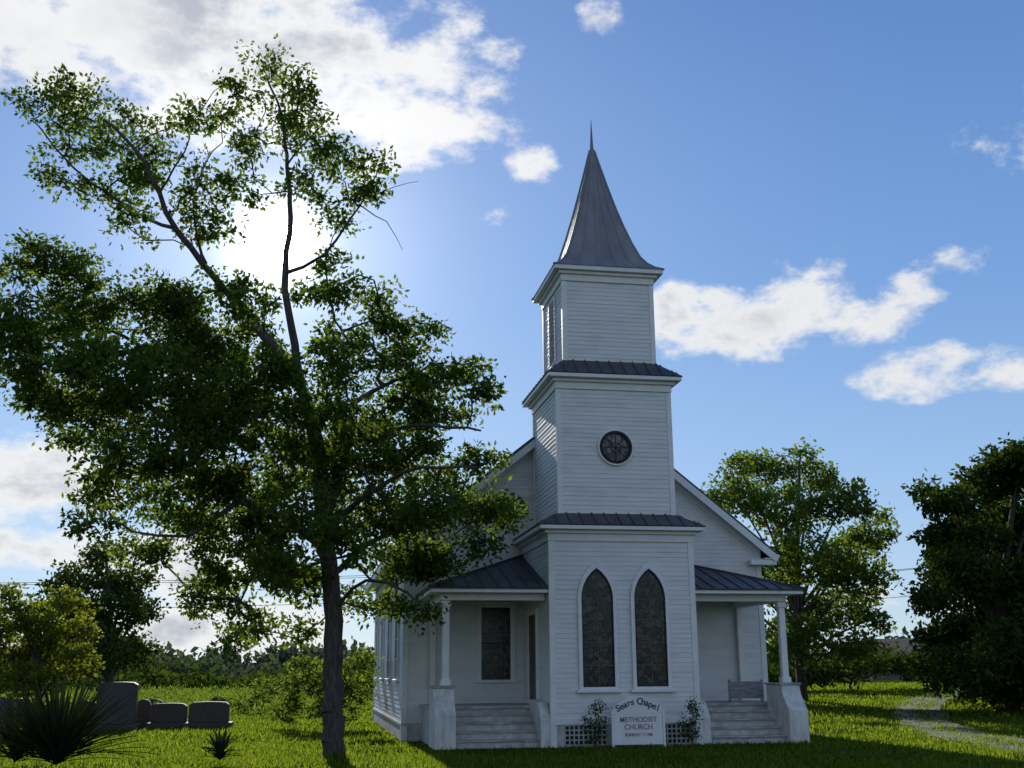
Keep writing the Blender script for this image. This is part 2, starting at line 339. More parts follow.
for sg,l in ((1,'right'),(-1,'left')):
    E0=(sg*XE,DM-.35,ZE);E1=(sg*XE,Y1+.35,ZE);R0=(0,DM-.35,RZ);R1=(0,Y1+.35,RZ)
    roof_plane('nave_roof_'+l,[E0,E1,R1,R0],M_roof,ch,.42,.03,.03,.05)
    a=Acc()
    for yb in (DM-.33,Y1+.33):
        p=Vector((sg*(XE-.01),yb,ZE-.15));q=Vector((0,yb,RZ-.15));a.beam(p,q,.035,.2,(0,0,1))
        ys=(DM-.31,DM-.002) if yb<DM else (Y1+.002,Y1+.31)
        ym=(ys[0]+ys[1])/2; p=Vector((sg*(XE-.05),ym,ZE-.12));q=Vector((0,ym,RZ-.12));a.beam(p,q,ys[1]-ys[0],.02,(0,0,1))
        yf=DM-.028 if yb<DM else Y1+.028
        p=Vector((sg*(WM+.02),yf,wt(WM)-.1));q=Vector((0,yf,wt(0)-.1));a.beam(p,q,.05,.22,(0,0,1))
    a.box(min(sg*(WM+.03),sg*XE),max(sg*(WM+.03),sg*XE),DM-.33,Y1+.33,ZE-.16,ZE-.125)
    a.box(min(sg*(XE-.03),sg*(XE)),max(sg*(XE-.03),sg*(XE)),DM-.34,Y1+.34,ZE-.2,ZE-.045)
    a.box(min(sg*(WM-.35),sg*(XE-.04)),max(sg*(WM-.35),sg*(XE-.04)),DM-.31,DM-.03,ZE-.3,ZE-.17)
    a.mk('nave_rake_trim_'+l,M_trim,ch)
    for k in range(4): rwin('nave_side_window',(sg*WM,DM+1.7+k*3.0,0),(0,1,0),(sg,0,0),.9,1.45,3.5,1,3)
for sg in(-1,1): rwin('porch_window',(sg*2.42,DM,0),(1,0,0),(0,-1,0),.74,1.43,3.2,0,1,.12,M_glass)
for sg in(-1,1):
    rwin('vestibule_door',(sg*W1,1.95,0),(0,1,0),(sg,0,0),.95,.95,2.95,0,0,.12,M_door)
for sg,l in((-1,'left'),(1,'right')):
    def bx(acc,xa,xb,*r): acc.box(min(sg*xa,sg*xb),max(sg*xa,sg*xb),*r)
    a=Acc();bx(a,W1+.03,4.25,1.32,DM-.04,.0,.80);a.mk('porch_base_'+l,M_found,ch)
    a=Acc();bx(a,W1+.028,4.30,1.27,DM-.03,.803,.87);a.mk('porch_floor_'+l,M_step,ch,.005)
    a=Acc();n=5
    for i in range(n-1):
        z1=.87*(i+1)/n; y0=.12+.29*i
        bx(a,W1+.27,3.83,y0+.05,1.31,z1-.174 if i else 0,z1-.036)
    a.mk('porch_risers_'+l,M_found,ch)
    a=Acc()
    for i in range(n-1):
        z1=.87*(i+1)/n; y0=.12+.29*i
        bx(a,W1+.265,3.835,y0,y0+.33,z1-.034,z1)
    a.mk('porch_treads_'+l,M_step,ch,.006)
    a=Acc();xa,xb=3.84,4.30
    prof2=[(0.0,0),(1.26,0),(1.26,1.28),(.38,1.28),(.30,1.05),(.0,.72)]
    P=[(sg*xa,p[0]-.05,p[1]) for p in prof2]
    a.prism(P,(sg*(xb-xa),0,0));a.mk('porch_cheek_'+l,M_cheek,ch,.01)
    a=Acc();bx(a,xa-.03,xb+.03,.29,1.24,1.282,1.33);a.mk('porch_cheek_cap_'+l,M_step,ch,.006)
    a=Acc();P=[(sg*(W1+.035),p[0],p[1]) for p in [(-.02,0),(1.26,0),(1.26,1.0),(.3,.95),(-.02,.6)]];a.prism(P,(sg*.225,0,0));a.mk('porch_inner_cheek_'+l,M_cheek,ch,.01)
    a=Acc();cx=4.02
    bx(a,cx-.075,cx+.075,.40,.55,1.332,3.2);bx(a,cx-.11,cx+.11,.365,.585,1.333,1.46);bx(a,cx-.105,cx+.105,.37,.58,3.06,3.19)
    bx(a,cx-.07,cx+.07,DM-.17,DM-.03,.872,3.2)
    a.mk('porch_posts_'+l,M_trim,ch,.01)
    a=Acc();bx(a,W1+.04,4.14,.36,.59,3.202,3.36);bx(a,3.91,4.13,.592,DM-.04,3.2025,3.358);a.mk('porch_beam_'+l,M_trim,ch,.006)
    a=Acc();bx(a,W1+.04,4.36,.06,DM-.04,3.362,3.40);a.mk('porch_soffit_'+l,M_trim,ch)
    a=Acc();bx(a,W1+.03,4.40,.02,.055,3.36,3.47);bx(a,4.365,4.40,.057,DM-.04,3.36,3.47);a.mk('porch_fascia_'+l,M_trim,ch)
    C=(sg*4.45,-.03,3.47);I=(sg*(W1+.02),DM-.03,4.5);E=(sg*(W1+.02),-.03,3.47);B=(sg*4.45,DM-.03,3.47)
    roof_plane('porch_roof_front_'+l,[E,C,I],M_roof,ch,.33,.03,.03,.035)
    roof_plane('porch_roof_side_'+l,[C,B,I],M_roof,ch,.33,.03,.03,.035)
    a=Acc();a.beam(Vector(C)+Vector((0,0,.02)),Vector(I)+Vector((0,0,.02)),.07,.05);a.mk('porch_hip_cap_'+l,M_roof,ch)
a=Acc();a.box(2.95,3.83,1.36,1.40,.96,1.36)
for xx in(2.97,3.78): a.box(xx,xx+.05,1.402,1.45,.872,1.4)
a.mk('porch_rail_panel',M_greywood,ch,.004)
# ================================================================== SIGN
sg=empty('church_sign')
SX0,SX1,SY=-.40,.70,-.42
cx=(SX0+SX1)/2
pan=[(SX0,SY,.06),(SX1,SY,.06),(SX1,SY,.70),(SX0,SY,.70)]
a=Acc();a.prism(pan,(0,.05,0));a.mk('panel',M_trim,sg,.006)
P=[];n=14
for i in range(n+1):
    t=i/n; xx=SX1+(SX0-SX1)*t; P.append((xx,SY+.002,.86+.24*math.sin(math.pi*t)**.8))
P=[(SX0,SY+.002,.703),(SX1,SY+.002,.703)]+P
a=Acc();a.prism(P,(0,.045,0));a.mk('arched_header',M_trim,sg)
a=Acc();a.box(SX0-.06,SX0-.004,SY-.01,SY+.06,0,.80);a.box(SX1+.004,SX1+.06,SY-.01,SY+.06,0,.80);a.mk('posts',M_trim,sg,.006)
def text(nm,s,x,z,size,mat,rot=0):
    c=bpy.data.curves.new(nm,'FONT');c.body=s;c.size=size;c.align_x='CENTER';c.align_y='CENTER';c.extrude=.003;c.offset=.003
    o=bpy.data.objects.new(nm,c);sc.collection.objects.link(o)
    o.matrix_world=Matrix.Translation((x,SY-.005,z))@Matrix.Rotation(math.pi/2,4,'X')@Matrix.Rotation(rot,4,'Z')
    bpy.context.view_layer.update();dg=bpy.context.evaluated_depsgraph_get()
    me=bpy.data.meshes.new_from_object(o.evaluated_get(dg));mw=o.matrix_world.copy();bpy.data.objects.remove(o)
    ob=bpy.data.objects.new(nm,me);me.materials.clear();me.materials.append(mat);sc.collection.objects.link(ob);ob.matrix_world=mw;ob.parent=sg
word='Sears Chapel'
for i,chh in enumerate(word):
    if chh==' ':continue
    t=(i+.5)/len(word); xx=SX0+.05+(SX1-SX0-.10)*t; zz=.80+.17*math.sin(math.pi*t); text('letter',chh,xx,zz,.2,M_black,-(t-.5)*.75)
text('line','METHODIST',cx,.585,.155,M_greyl);text('line','CHURCH',cx,.43,.155,M_greyl);text('line','SUNDAY 11 AM',cx,.27,.09,M_greyl)

# ================================================================== GROUND
def axis(lo,hi,fine0,fine1,fs,gs):
    r=list(np.arange(fine0,fine1+1e-6,fs));v=fine0;s=fs
    while v>lo: s*=gs;v-=s;r.insert(0,v)
    v=fine1;s=fs
    while v<hi: s*=gs;v+=s;r.append(v)
    return np.array(r)
xs=axis(-1500,1500,-30,40,1.0,1.25);ys=axis(-200,2500,-12,60,1.0,1.25)
X,Y=np.meshgrid(xs,ys);Zt=terrain(X,Y);nx,ny=len(xs),len(ys)
Vg=np.stack([X,Y,Zt],-1).reshape(-1,3);idx=np.arange(nx*ny).reshape(ny,nx)
Q=np.stack([idx[:-1,:-1],idx[:-1,1:],idx[1:,1:],idx[1:,:-1]],-1).reshape(-1,4)
m,nt,out=newmat('lawn');v=objcoord(nt);b=nd(nt,'ShaderNodeBsdfDiffuse')
c1=ramp(nt,noise(nt,.35,4,v,.65),[(.3,(.026,.045,.008)),(.5,(.045,.07,.011)),(.68,(.11,.11,.033))])
c2=ramp(nt,noise(nt,9,3,v,.7),[(.3,(.5,.5,.45)),(.7,(1.2,1.15,1.05))])
mm=nd(nt,'ShaderNodeMix',data_type='RGBA',blend_type='MULTIPLY');mm.inputs[0].default_value=1;nt.links.new(c1,mm.inputs[6]);nt.links.new(c2,mm.inputs[7])
nt.links.new(mm.outputs[2],b.inputs['Color']);nt.links.new(b.outputs[0],out.inputs[0])
M_lawn=m
mknp('ground',Vg,Q,M_lawn,smooth=True)
def ribbon(name,pts,w,mat,lift=.006):
    P=[Vector((p[0],p[1],0)) for p in pts];R=[]
    for i in range(len(P)-1):
        a0=P[max(i-1,0)];a1=P[i];a2=P[i+1];a3=P[min(i+2,len(P)-1)]
        for k in range(10):
            t=k/10;R.append(.5*((2*a1)+(a2-a0)*t+(2*a0-5*a1+4*a2-a3)*t*t+(3*a1-a0-3*a2+a3)*t**3))
    R.append(P[-1]);V=[];F=[];nn=6
    for i,p in enumerate(R):
        d=(R[min(i+1,len(R)-1)]-R[max(i-1,0)]).normalized();s=Vector((d.y,-d.x,0))
        ww=w*(1+.12*math.sin(i*.9)+.08*math.sin(i*2.3))
        for j in range(nn+1):
            q=p+s*ww*(j/nn-.5);V.append((q.x,q.y,float(terrain(q.x,q.y))+lift+.012))
    for i in range(len(R)-1):
        for j in range(nn):F.append((i*(nn+1)+j,i*(nn+1)+j+1,(i+1)*(nn+1)+j+1,(i+1)*(nn+1)+j))
    return mk(name,V,F,mat)
M_grav=simple('gravel_drive',[(.42,(.055,.07,.02)),(.56,(.12,.11,.075)),(.72,(.25,.22,.18))],1.1,.95,.5,25,detail=6)
drive=[cam_to_world(17,11),cam_to_world(24,10.8),cam_to_world(31,11.6),cam_to_world(40,14.0),cam_to_world(50,18),cam_to_world(60,25)]
ribbon('gravel_driveway',drive,1.7,M_grav)
def in_church(x,y): return ((np.abs(x)<4.8)&(y>3.2)&(y<16))|((np.abs(x)<4.35)&(y>-.1)&(y<3.4))
N=250000
D=18+ (70-18)*rng.random(N)**1.8; U=(rng.random(N)-.5)*(D*1.02+2)
gx=O[0]+FH[0]*D+RH[0]*U; gy=O[1]+FH[1]*D+RH[1]*U
dr=np.array([[p[0],p[1]] for p in drive])
dd=np.full(N,9e9)
for i in range(len(dr)-1):
    a0,a1=dr[i],dr[i+1];t=np.clip(((gx-a0[0])*(a1-a0)[0]+(gy-a0[1])*(a1-a0)[1])/((a1-a0)**2).sum(),0,1)
    dd=np.minimum(dd,np.hypot(gx-a0[0]-t*(a1-a0)[0],gy-a0[1]-t*(a1-a0)[1]))
patch=np.sin(gx*2.1+1)*np.sin(gy*1.7)+.5*np.sin(gx*4.3)*np.sin(gy*3.9+2)
thin=np.sin(gx*.8+2*np.sin(gy*.5))*np.sin(gy*.9+1.5*np.sin(gx*.37))
keep=~in_church(gx,gy)&((dd>.85)|(dd<.25)|(rng.random(N)<.45+.35*patch))&(rng.random(N)<.8+.5*thin);gx,gy,D=gx[keep],gy[keep],D[keep];N=len(gx)
gz=terrain(gx,gy);pn=np.sin(gx*1.3)*np.sin(gy*1.1)+np.sin(gx*.5+gy*.7)
h=(.035+.05*rng.random(N)+.012*pn)*(1+.012*(D-20));h=np.where(rng.random(N)<.01,h*2.2,h);w=(.010+.008*rng.random(N))*(1+.05*(D-18));an=rng.random(N)*6.283
lx=(rng.random(N)-.5)*.06;ly=(rng.random(N)-.5)*.06
V=np.empty((N,3,3));V[:,0]=np.stack([gx-w*np.cos(an),gy-w*np.sin(an),gz-.005],-1);V[:,1]=np.stack([gx+w*np.cos(an),gy+w*np.sin(an),gz-.005],-1);V[:,2]=np.stack([gx+lx,gy+ly,gz+np.maximum(h,.02)],-1)
mknp('lawn_grass',V,np.arange(N*3),M_blade,n=3)

# ================================================================== TREES
def tubes(name,A_,B_,ra,rb,k,mat,parent):
    d=B_-A_;L=np.linalg.norm(d,axis=1,keepdims=True);d=d/np.maximum(L,1e-6)
    ref=np.where(np.abs(d[:,2:3])>.9,np.array([[1.,0,0]]),np.array([[0,0,1.]]))
    s=np.cross(d,ref);s/=np.linalg.norm(s,axis=1,keepdims=True);t=np.cross(s,d);n=len(A_)
    V=np.empty((n,2,k,3))
    for j in range(k):
        c,sn=math.cos(6.28318*j/k),math.sin(6.28318*j/k)
        V[:,0,j]=A_-d*ra[:,None]*.3+(s*c+t*sn)*ra[:,None];V[:,1,j]=B_+(s*c+t*sn)*rb[:,None]
    base=(np.arange(n)*2*k)[:,None];Q=[]
    for j in range(k): Q.append(np.concatenate([base+j,base+(j+1)%k,base+k+(j+1)%k,base+k+j],1))
    return mknp(name,V,np.stack(Q,1),mat,parent,4,True)
def leaves(name,C,per,rad,ll,lw,mat,parent,rg,droop=.2,upb=.5):
    n=len(C)*per;P=np.repeat(C,per,0);g=rg.normal(size=(n,3));g/=np.linalg.norm(g,axis=1,keepdims=True)
    r=np.repeat(rad*(0.5+1.0*rg.random(len(C))),per)[:,None]
    P=P+g*r*rg.random((n,1))**.5*np.array([1.15,1.15,.75])
    d=rg.normal(size=(n,3))+g*.6;d[:,2]-=droop;d/=np.linalg.norm(d,axis=1,keepdims=True)
    nr=rg.normal(size=(n,3));nr[:,2]+=upb;s=np.cross(d,nr);s/=np.linalg.norm(s,axis=1,keepdims=True)+1e-9
    sc_=(.65+.7*rg.random((n,1)));V=np.empty((n,4,3));V[:,0]=P;V[:,1]=P+d*ll*.45*sc_+s*lw*.5*sc_;V[:,2]=P+d*ll*sc_;V[:,3]=P+d*ll*.45*sc_-s*lw*.5*sc_
    return mknp(name,V,np.arange(n*4),mat,parent,4)
def tree(name,skel,clusters,per,rad,ll,lw,lmat,seed,twig=.006,step=.35,pw=.42):
    rg=np.random.default_rng(seed);root=empty(name);P=[];par=[];R=[]
    for pts,r0,r1 in skel:
        pts=[np.array(p,float) for p in pts];seg=[]
        for i in range(len(pts)-1):
            a0=pts[max(i-1,0)];a1=pts[i];a2=pts[i+1];a3=pts[min(i+2,len(pts)-1)];m_=max(2,int(np.linalg.norm(a2-a1)/step))
            for k in range(m_):
                t=k/m_;seg.append(.5*((2*a1)+(a2-a0)*t+(2*a0-5*a1+4*a2-a3)*t*t+(3*a1-a0-3*a2+a3)*t**3))
        seg.append(pts[-1]);prev=-1
        if P:
            q=np.linalg.norm(np.array(P)-seg[0],axis=1);prev=int(q.argmin())
        for i,s_ in enumerate(seg):
            j=rg.normal(size=3)*.02 if P else 0
            P.append(s_+j);par.append(prev);R.append(r0+(r1-r0)*(i/(len(seg)-1))**.8);prev=len(P)-1
    nsk=len(P);sk=np.array(P)
    C=[]
    for c,r,n in clusters:
        g=rg.normal(size=(n,3));g/=np.linalg.norm(g,axis=1,keepdims=True);C.append(np.array(c)+g*np.array(r)*rg.random((n,1))**pw)
    C=np.concatenate(C);dist=np.array([np.linalg.norm(sk[::2]-c,axis=1).min() for c in C]);C=C[np.argsort(dist)]
    buf=np.empty((nsk+len(C)*14,3));buf[:nsk]=sk;n=nsk;cnt=[0]*nsk
    for c in C:
        q=np.linalg.norm(buf[:n]-c,axis=1)+np.maximum(0,buf[:n,2]-c[2])*.8
        q[:min(8,nsk)]+=3
        k=int(q.argmin());a0=buf[k].copy();d=np.linalg.norm(c-a0);m_=int(min(13,max(2,d/.4)))
        bow=rg.normal(size=3)*d*.09;bow[2]+=d*.06;prev=k
        for i in range(1,m_+1):
            t=i/m_;buf[n]=a0+(c-a0)*t+bow*math.sin(math.pi*t)+(rg.normal(size=3)*.02 if i<m_ else 0);par.append(prev);R.append(0);cnt.append(1 if i==m_ else 0);prev=n;n+=1
    P=buf[:n];par=np.array(par);cnt=np.array(cnt,float);R=np.array(R)
    for i in range(n-1,0,-1):
        if par[i]>=0:cnt[par[i]]+=cnt[i]
    rr=np.maximum(R,np.where(np.arange(n)<nsk,0,twig*np.maximum(cnt,1)**.42))
    ok=np.where(par>=0)[0];pa=par[ok];ra=np.minimum(rr[pa],np.where(ok<nsk,rr[ok]*1.4,rr[ok]*1.25));rb=rr[ok]
    big=ok<nsk
    tubes('trunk_and_limbs',P[pa][big],P[ok][big],ra[big],rb[big],10,M_bark,root)
    if (~big).any():tubes('branches',P[pa][~big],P[ok][~big],ra[~big],rb[~big],4,M_bark,root)
    leaves('foliage',C,per,rad,ll,lw,lmat,root,rg)
    return root
TD=23.6
def E(x,y,dz=0): return unproject(x,y,TD+dz)
sk=[([E(329,760),E(330,748),E(331,725),E(331,690),E(331,620),E(327,560),E(321,500),E(317,450),E(310,410)],.25,.155),
 ([E(310,410),E(296,375,.2),E(270,340,.3),E(237,300,.5),E(205,262,.3),E(180,230,0),E(160,190,-.3),E(140,150,-.4),E(105,115,-.3)],.14,.03),
 ([E(308,405),E(297,360,-.2),E(289,310,-.5),E(286,265,-.6),E(291,215,-.4),E(289,165,0),E(284,115,.3),E(268,75,.3)],.11,.022),
 ([E(323,520,.1),E(337,480,.3),E(343,440,.5),E(342,403,.5)],.14,.11),
 ([E(342,412,.5),E(370,392,.9),E(415,375,1.3),E(465,378,1.5)],.07,.02),
 ([E(343,440,.4),E(380,430,-.6),E(430,425,-1.4),E(480,430,-1.8)],.07,.02),
 ([E(327,550,0),E(292,522,-.5),E(245,502,-1),E(205,470,-1.4),E(175,425,-1.7),E(120,385,-2),E(60,350,-2.2)],.115,.03),
 ([E(318,455,0),E(270,428,1),E(205,400,1.8),E(150,350,2.3),E(85,315,2.5),E(30,290,2.5)],.10,.025),
 ([E(237,500,-1),E(185,535,-1.6),E(130,530,-2)],.06,.02),
 ([E(290,520,-.5),E(255,565,0),E(235,610,.6)],.05,.015),
 ([E(329,575,0),E(365,545,.9),E(420,520,1.6),E(490,510,2)],.08,.02),
 ([E(331,610,0),E(365,580,-.8),E(405,590,-1.3),E(425,612,-1.4)],.05,.015),
 ([E(325,530,0),E(370,490,-1),E(420,468,-1.8),E(475,468,-2.2)],.08,.02),
 ([E(286,272,-.6),E(325,252,-1),E(360,205,-1.2),E(380,170,-1.2)],.045,.012),
 ([E(365,208,-1.2),E(388,222,-1.3),E(404,247,-1.3)],.014,.005),
 ([E(372,190,-1.2),E(395,188,-1.3),E(420,180,-1.3)],.012,.004),
 ([E(180,230,0),E(130,205,.6),E(75,165,1),E(35,115,1.2)],.05,.015),
 ([E(205,262,.3),E(195,210,.9),E(205,165,1.2),E(225,140,1.2)],.04,.012),
 ([E(297,360,-.2),E(335,335,.7),E(370,322,1.2),E(410,330,1.5)],.05,.015),
 ([E(289,165,0),E(312,135,-.5),E(335,110,-.6)],.025,.01),
 ([E(160,190,-.3),E(185,150,-.9),E(190,125,-1)],.03,.01)]
CL=[(38,98,22,18,8),(70,82,32,18,16),(100,108,38,22,22),(75,140,42,24,26),(130,150,36,26,22),(165,165,34,24,20),(110,190,40,18,20),(130,222,24,16,10),(188,122,26,16,12),(150,130,22,14,8),(55,180,20,12,6),(180,200,26,18,10),
(262,62,26,14,10),(250,92,26,16,12),(292,85,24,18,14),(312,112,26,18,14),(285,130,30,20,16),(330,145,32,18,18),(365,165,24,16,12),(350,192,24,12,8),(245,150,26,20,14),(215,180,28,20,14),(320,178,26,16,8),(238,112,16,14,6),(375,190,14,10,4),
(217,222,22,18,12),(335,215,24,14,10),(200,238,22,14,10),(335,262,24,12,9),(312,292,22,14,12),(345,290,26,14,10),(228,278,22,14,10),(252,305,22,14,12),(382,295,18,10,5),(245,192,30,12,10),(305,192,24,14,8),
(30,262,34,24,24),(18,310,30,34,28),(72,268,32,20,20),(80,318,46,32,44),(135,298,46,26,36),(45,372,42,30,36),(110,370,52,32,60),(178,322,44,32,52),(172,385,52,34,72),(100,420,50,22,34),(150,445,48,30,50),(218,362,42,36,64),(232,425,48,36,72),(190,495,48,34,54),(120,492,46,24,28),(130,545,38,18,16),(100,520,26,12,8),(240,555,46,30,42),(208,598,32,20,20),(250,618,24,14,12),(282,470,38,36,54),(268,530,34,28,34),(292,585,32,20,20),(205,525,38,22,24),(60,400,30,14,10),(262,380,34,32,46),(295,430,30,30,34),(225,640,14,10,3),(200,345,36,26,30),(262,332,26,22,14),(245,480,30,22,18),(20,350,26,20,14),(300,505,30,24,20),(285,555,30,18,14),
(340,335,32,20,20),(372,318,24,14,12),(410,335,32,18,20),(398,368,40,24,32),(448,372,32,20,22),(484,388,20,14,10),(440,415,34,20,26),(380,415,36,26,34),(400,455,42,26,42),(470,465,30,16,18),(450,505,44,24,40),(503,515,26,14,14),(385,505,38,26,40),(395,555,42,26,40),(442,555,34,18,24),(362,598,34,16,16),(408,612,22,10,8),(350,465,32,26,30),(335,390,26,26,24),(480,540,24,12,10),(300,630,20,10,5),(345,545,26,24,18),(330,360,22,18,16),(425,480,34,20,18),(350,510,28,24,18),(365,440,30,20,16),(420,395,30,18,14)]
rg=np.random.default_rng(11);clu=[]
for (x,y,rx,ry,n) in CL:
    hw=3.0 if 280<y<600 else 1.7
    dz=float(rg.uniform(-hw,hw));s=.0212
    k=(1.0 if y<240 else 1.55 if x<300 else 1.4)
    n=int(n*k)
    clu.append((E(x,y,dz),(rx*s*1.12,rx*s*1.3,ry*s*1.12),max(2,int(n*.58))))
    for q in range(2):
        a_=rg.uniform(0,6.283);clu.append((E(x+.75*rx*math.cos(a_),y+.75*ry*math.sin(a_),dz+rg.uniform(-.5,.5)),(rx*s*rg.uniform(.4,.75),rx*s*.6,ry*s*rg.uniform(.35,.6)),max(2,int(n*.21))))
tree('elm_tree',sk,clu,38,.31,.128,.07,M_leaf,21,pw=.5)
def bgtree(name,D,blobs,base,trunk_r,lmat,per,rad,ll,seed,dens=1.0,dr=2.0):
    rg=np.random.default_rng(seed);bx,by=base;clu=[];s=D/1110.
    b0=unproject(bx,by,D);b0=(b0[0],b0[1],float(terrain(b0[0],b0[1]))-.1);sk=[]
    top=min(blobs,key=lambda q:q[1]);t=unproject(top[0],top[1],D)
    sk.append(([b0,tuple(.6*np.array(b0)+.4*np.array([b0[0],b0[1],t[2]])),t],trunk_r,trunk_r*.15))
    for i,(x,y,rx,ry) in enumerate(blobs):
        dz=float(rg.uniform(-dr,dr));c=unproject(x,y,D+dz);n=int(dens*rx*ry/14);clu.append((c,(rx*s,rx*s*1.2,ry*s),max(n,6)))
        h=b0[2]+(c[2]-b0[2])*.45;sk.append(([(b0[0],b0[1],h),tuple(.5*(np.array(c)+np.array([b0[0],b0[1],h]))+np.array([0,0,.3])),c],trunk_r*.4,.02))
    return tree(name,sk,clu,per,rad,ll,ll*.6,lmat,seed,.012,.8)
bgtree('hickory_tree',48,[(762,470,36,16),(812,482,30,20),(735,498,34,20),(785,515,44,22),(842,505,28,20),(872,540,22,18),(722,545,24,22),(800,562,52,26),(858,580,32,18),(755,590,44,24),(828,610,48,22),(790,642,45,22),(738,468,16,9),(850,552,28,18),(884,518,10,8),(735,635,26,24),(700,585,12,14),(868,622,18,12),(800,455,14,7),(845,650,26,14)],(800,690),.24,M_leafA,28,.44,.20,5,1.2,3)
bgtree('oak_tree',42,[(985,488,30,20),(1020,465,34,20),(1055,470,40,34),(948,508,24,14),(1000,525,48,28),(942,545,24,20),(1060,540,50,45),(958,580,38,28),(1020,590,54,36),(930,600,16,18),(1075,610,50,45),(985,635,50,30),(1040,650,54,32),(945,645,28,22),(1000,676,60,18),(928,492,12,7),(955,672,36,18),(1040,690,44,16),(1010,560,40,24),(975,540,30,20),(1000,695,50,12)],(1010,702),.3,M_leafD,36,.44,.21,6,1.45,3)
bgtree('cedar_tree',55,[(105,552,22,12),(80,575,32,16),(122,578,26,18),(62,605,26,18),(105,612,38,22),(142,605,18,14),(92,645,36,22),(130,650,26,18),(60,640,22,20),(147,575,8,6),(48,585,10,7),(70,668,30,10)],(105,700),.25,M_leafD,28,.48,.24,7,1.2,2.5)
bgtree('maple_sapling',36,[(25,612,28,16),(62,602,26,16),(76,628,18,14),(12,650,34,20),(52,648,36,20),(28,676,44,16),(-20,630,30,30),(5,590,14,8),(75,658,16,14),(38,628,30,14)],(35,712),.12,M_leafY,28,.28,.14,8,1.3,1.8)
bgtree('field_shrub',33,[(350,690,28,20),(360,662,20,12),(330,708,26,14),(296,690,22,20),(302,666,14,12),(285,710,18,12),(322,680,20,16)],(330,722),.06,M_leafA,26,.22,.10,9,1.3,1.5)
bgtree('field_shrub',48,[(268,686,24,11),(245,698,26,9),(225,704,20,6),(318,666,12,8)],(262,708),.06,M_leafA,26,.3,.13,10,1.3,1.5)
bgtree('boundary_shrub',58,[(850,668,32,14),(880,662,28,13),(908,668,24,12),(820,672,26,12),(790,676,28,10),(760,676,28,10),(930,672,20,10)],(850,690),.08,M_leafD,28,.45,.2,12,1.6,1.5)
rg=np.random.default_rng(5);C=[]
for D,y0,y1,n in ((120,674,690,1300),(170,664,682,1500),(260,654,672,1400)):
    for k in range(n):
        x=rg.uniform(-420,1500);top=y0+7*math.sin(x*.03+D)+5*math.sin(x*.11+D*2)+3*math.sin(x*.31);y=rg.uniform(top,y1+6);p=unproject(x,y,D+rg.uniform(-6,6));C.append(p)
C=np.array(C)
tl=empty('distant_tree_line')
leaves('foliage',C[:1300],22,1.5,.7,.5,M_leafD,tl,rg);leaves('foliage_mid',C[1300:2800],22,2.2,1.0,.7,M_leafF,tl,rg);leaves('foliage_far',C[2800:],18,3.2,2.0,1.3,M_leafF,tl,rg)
rg=np.random.default_rng(6);n=2200;Dm=rg.uniform(42,100,n);Um=rg.uniform(-.52,-.13,n)*Dm
P=np.array([cam_to_world(d,u,0) for d,u in zip(Dm,Um)]);P[:,2]=terrain(P[:,0],P[:,1])+.12*rg.random(n)
leaves('meadow_weeds',P,18,.5,.22,.07,M_leafA,None,rg,-.8,0)

# ================================================================== YUCCA
def yucca(name,loc,n,L,seed):
    rg=random.Random(seed);r=empty(name);V=[];F=[]
    for i in range(n):
        az=rg.uniform(0,6.283);el=math.radians(rg.triangular(5,85,42));l=L*rg.uniform(.6,1.1);w=.028*rg.uniform(.8,1.3);ns=6
        d=Vector((math.cos(az)*math.cos(el),math.sin(az)*math.cos(el),math.sin(el)));sd=Vector((-math.sin(az),math.cos(az),0));p=Vector(loc)+Vector((0,0,.12+.18*rg.random()));b=len(V)
        for k in range(ns+1):
            t=k/ns;q=p+d*l*t+Vector((0,0,-.22*l*t*t*(1-math.sin(el))));ww=w*(1-t)**.6*(.6+.8*min(1,t*3)) if k<ns else .001
            V+=[tuple(q-sd*ww),tuple(q+Vector((0,0,-.012))),tuple(q+sd*ww)]
        for k in range(ns):
            for j in(0,1):F.append((b+3*k+j,b+3*k+j+1,b+3*k+j+4,b+3*k+j+3))
    mk('blades',V,F,M_yucca,r);return r
def gp(D,u): q=cam_to_world(D,u);return (q[0],q[1],float(terrain(q[0],q[1])))
yucca('yucca_plant',gp(20.0,-7.85),300,1.6,1)
yucca('yucca_plant',gp(20.8,-8.9),130,1.1,4)
yucca('iris_clump',gp(21.0,-5.3),70,.45,2)
for k,(x,y,seed) in enumerate(((-.85,-.5,31),(1.35,-.45,32))):
    clu=[((x,y,.45),(.28,.22,.42),34),((x+.1,y,.85),(.16,.14,.22),12)]
    tree('nandina_shrub',[([(x,y,-.02),(x+.02,y,.4),(x+.05,y,.85)],.015,.006),([(x,y,.1),(x-.15,y,.5)],.01,.004),([(x,y,.1),(x+.2,y-.05,.55)],.01,.004)],clu,14,.10,.06,.03,M_leafD,seed,.003,.15)
# ================================================================== GRAVESTONES
def grave(D,u,w,h,t,mat,round_=True):
    g=empty('gravestone');c=gp(D,u);a=Acc();a.box(c[0]-w*.6,c[0]+w*.6,c[1]-t*.9,c[1]+t*.9,c[2]-.05,c[2]+.16);a.mk('base',M_granite2,g,.015)
    P=[(c[0]-w/2,c[1]-t/2,c[2]+.161),(c[0]+w/2,c[1]-t/2,c[2]+.161)];n=10
    for i in range(n+1):
        k=i/n;P.append((c[0]+w/2-w*k,c[1]-t/2,c[2]+h-(.12 if round_ else .03)*(2*k-1)**2*1.0-(0.06 if abs(2*k-1)>.95 else 0)))
    a=Acc();a.prism(P,(0,t,0));a.mk('tablet',mat,g,.02)
def gu(x,D):return (x-512)*D/1160
grave(35,gu(113,35),1.15,1.4,.35,M_granite,False);grave(36.5,gu(140,36.5),.45,.85,.2,M_granite2)
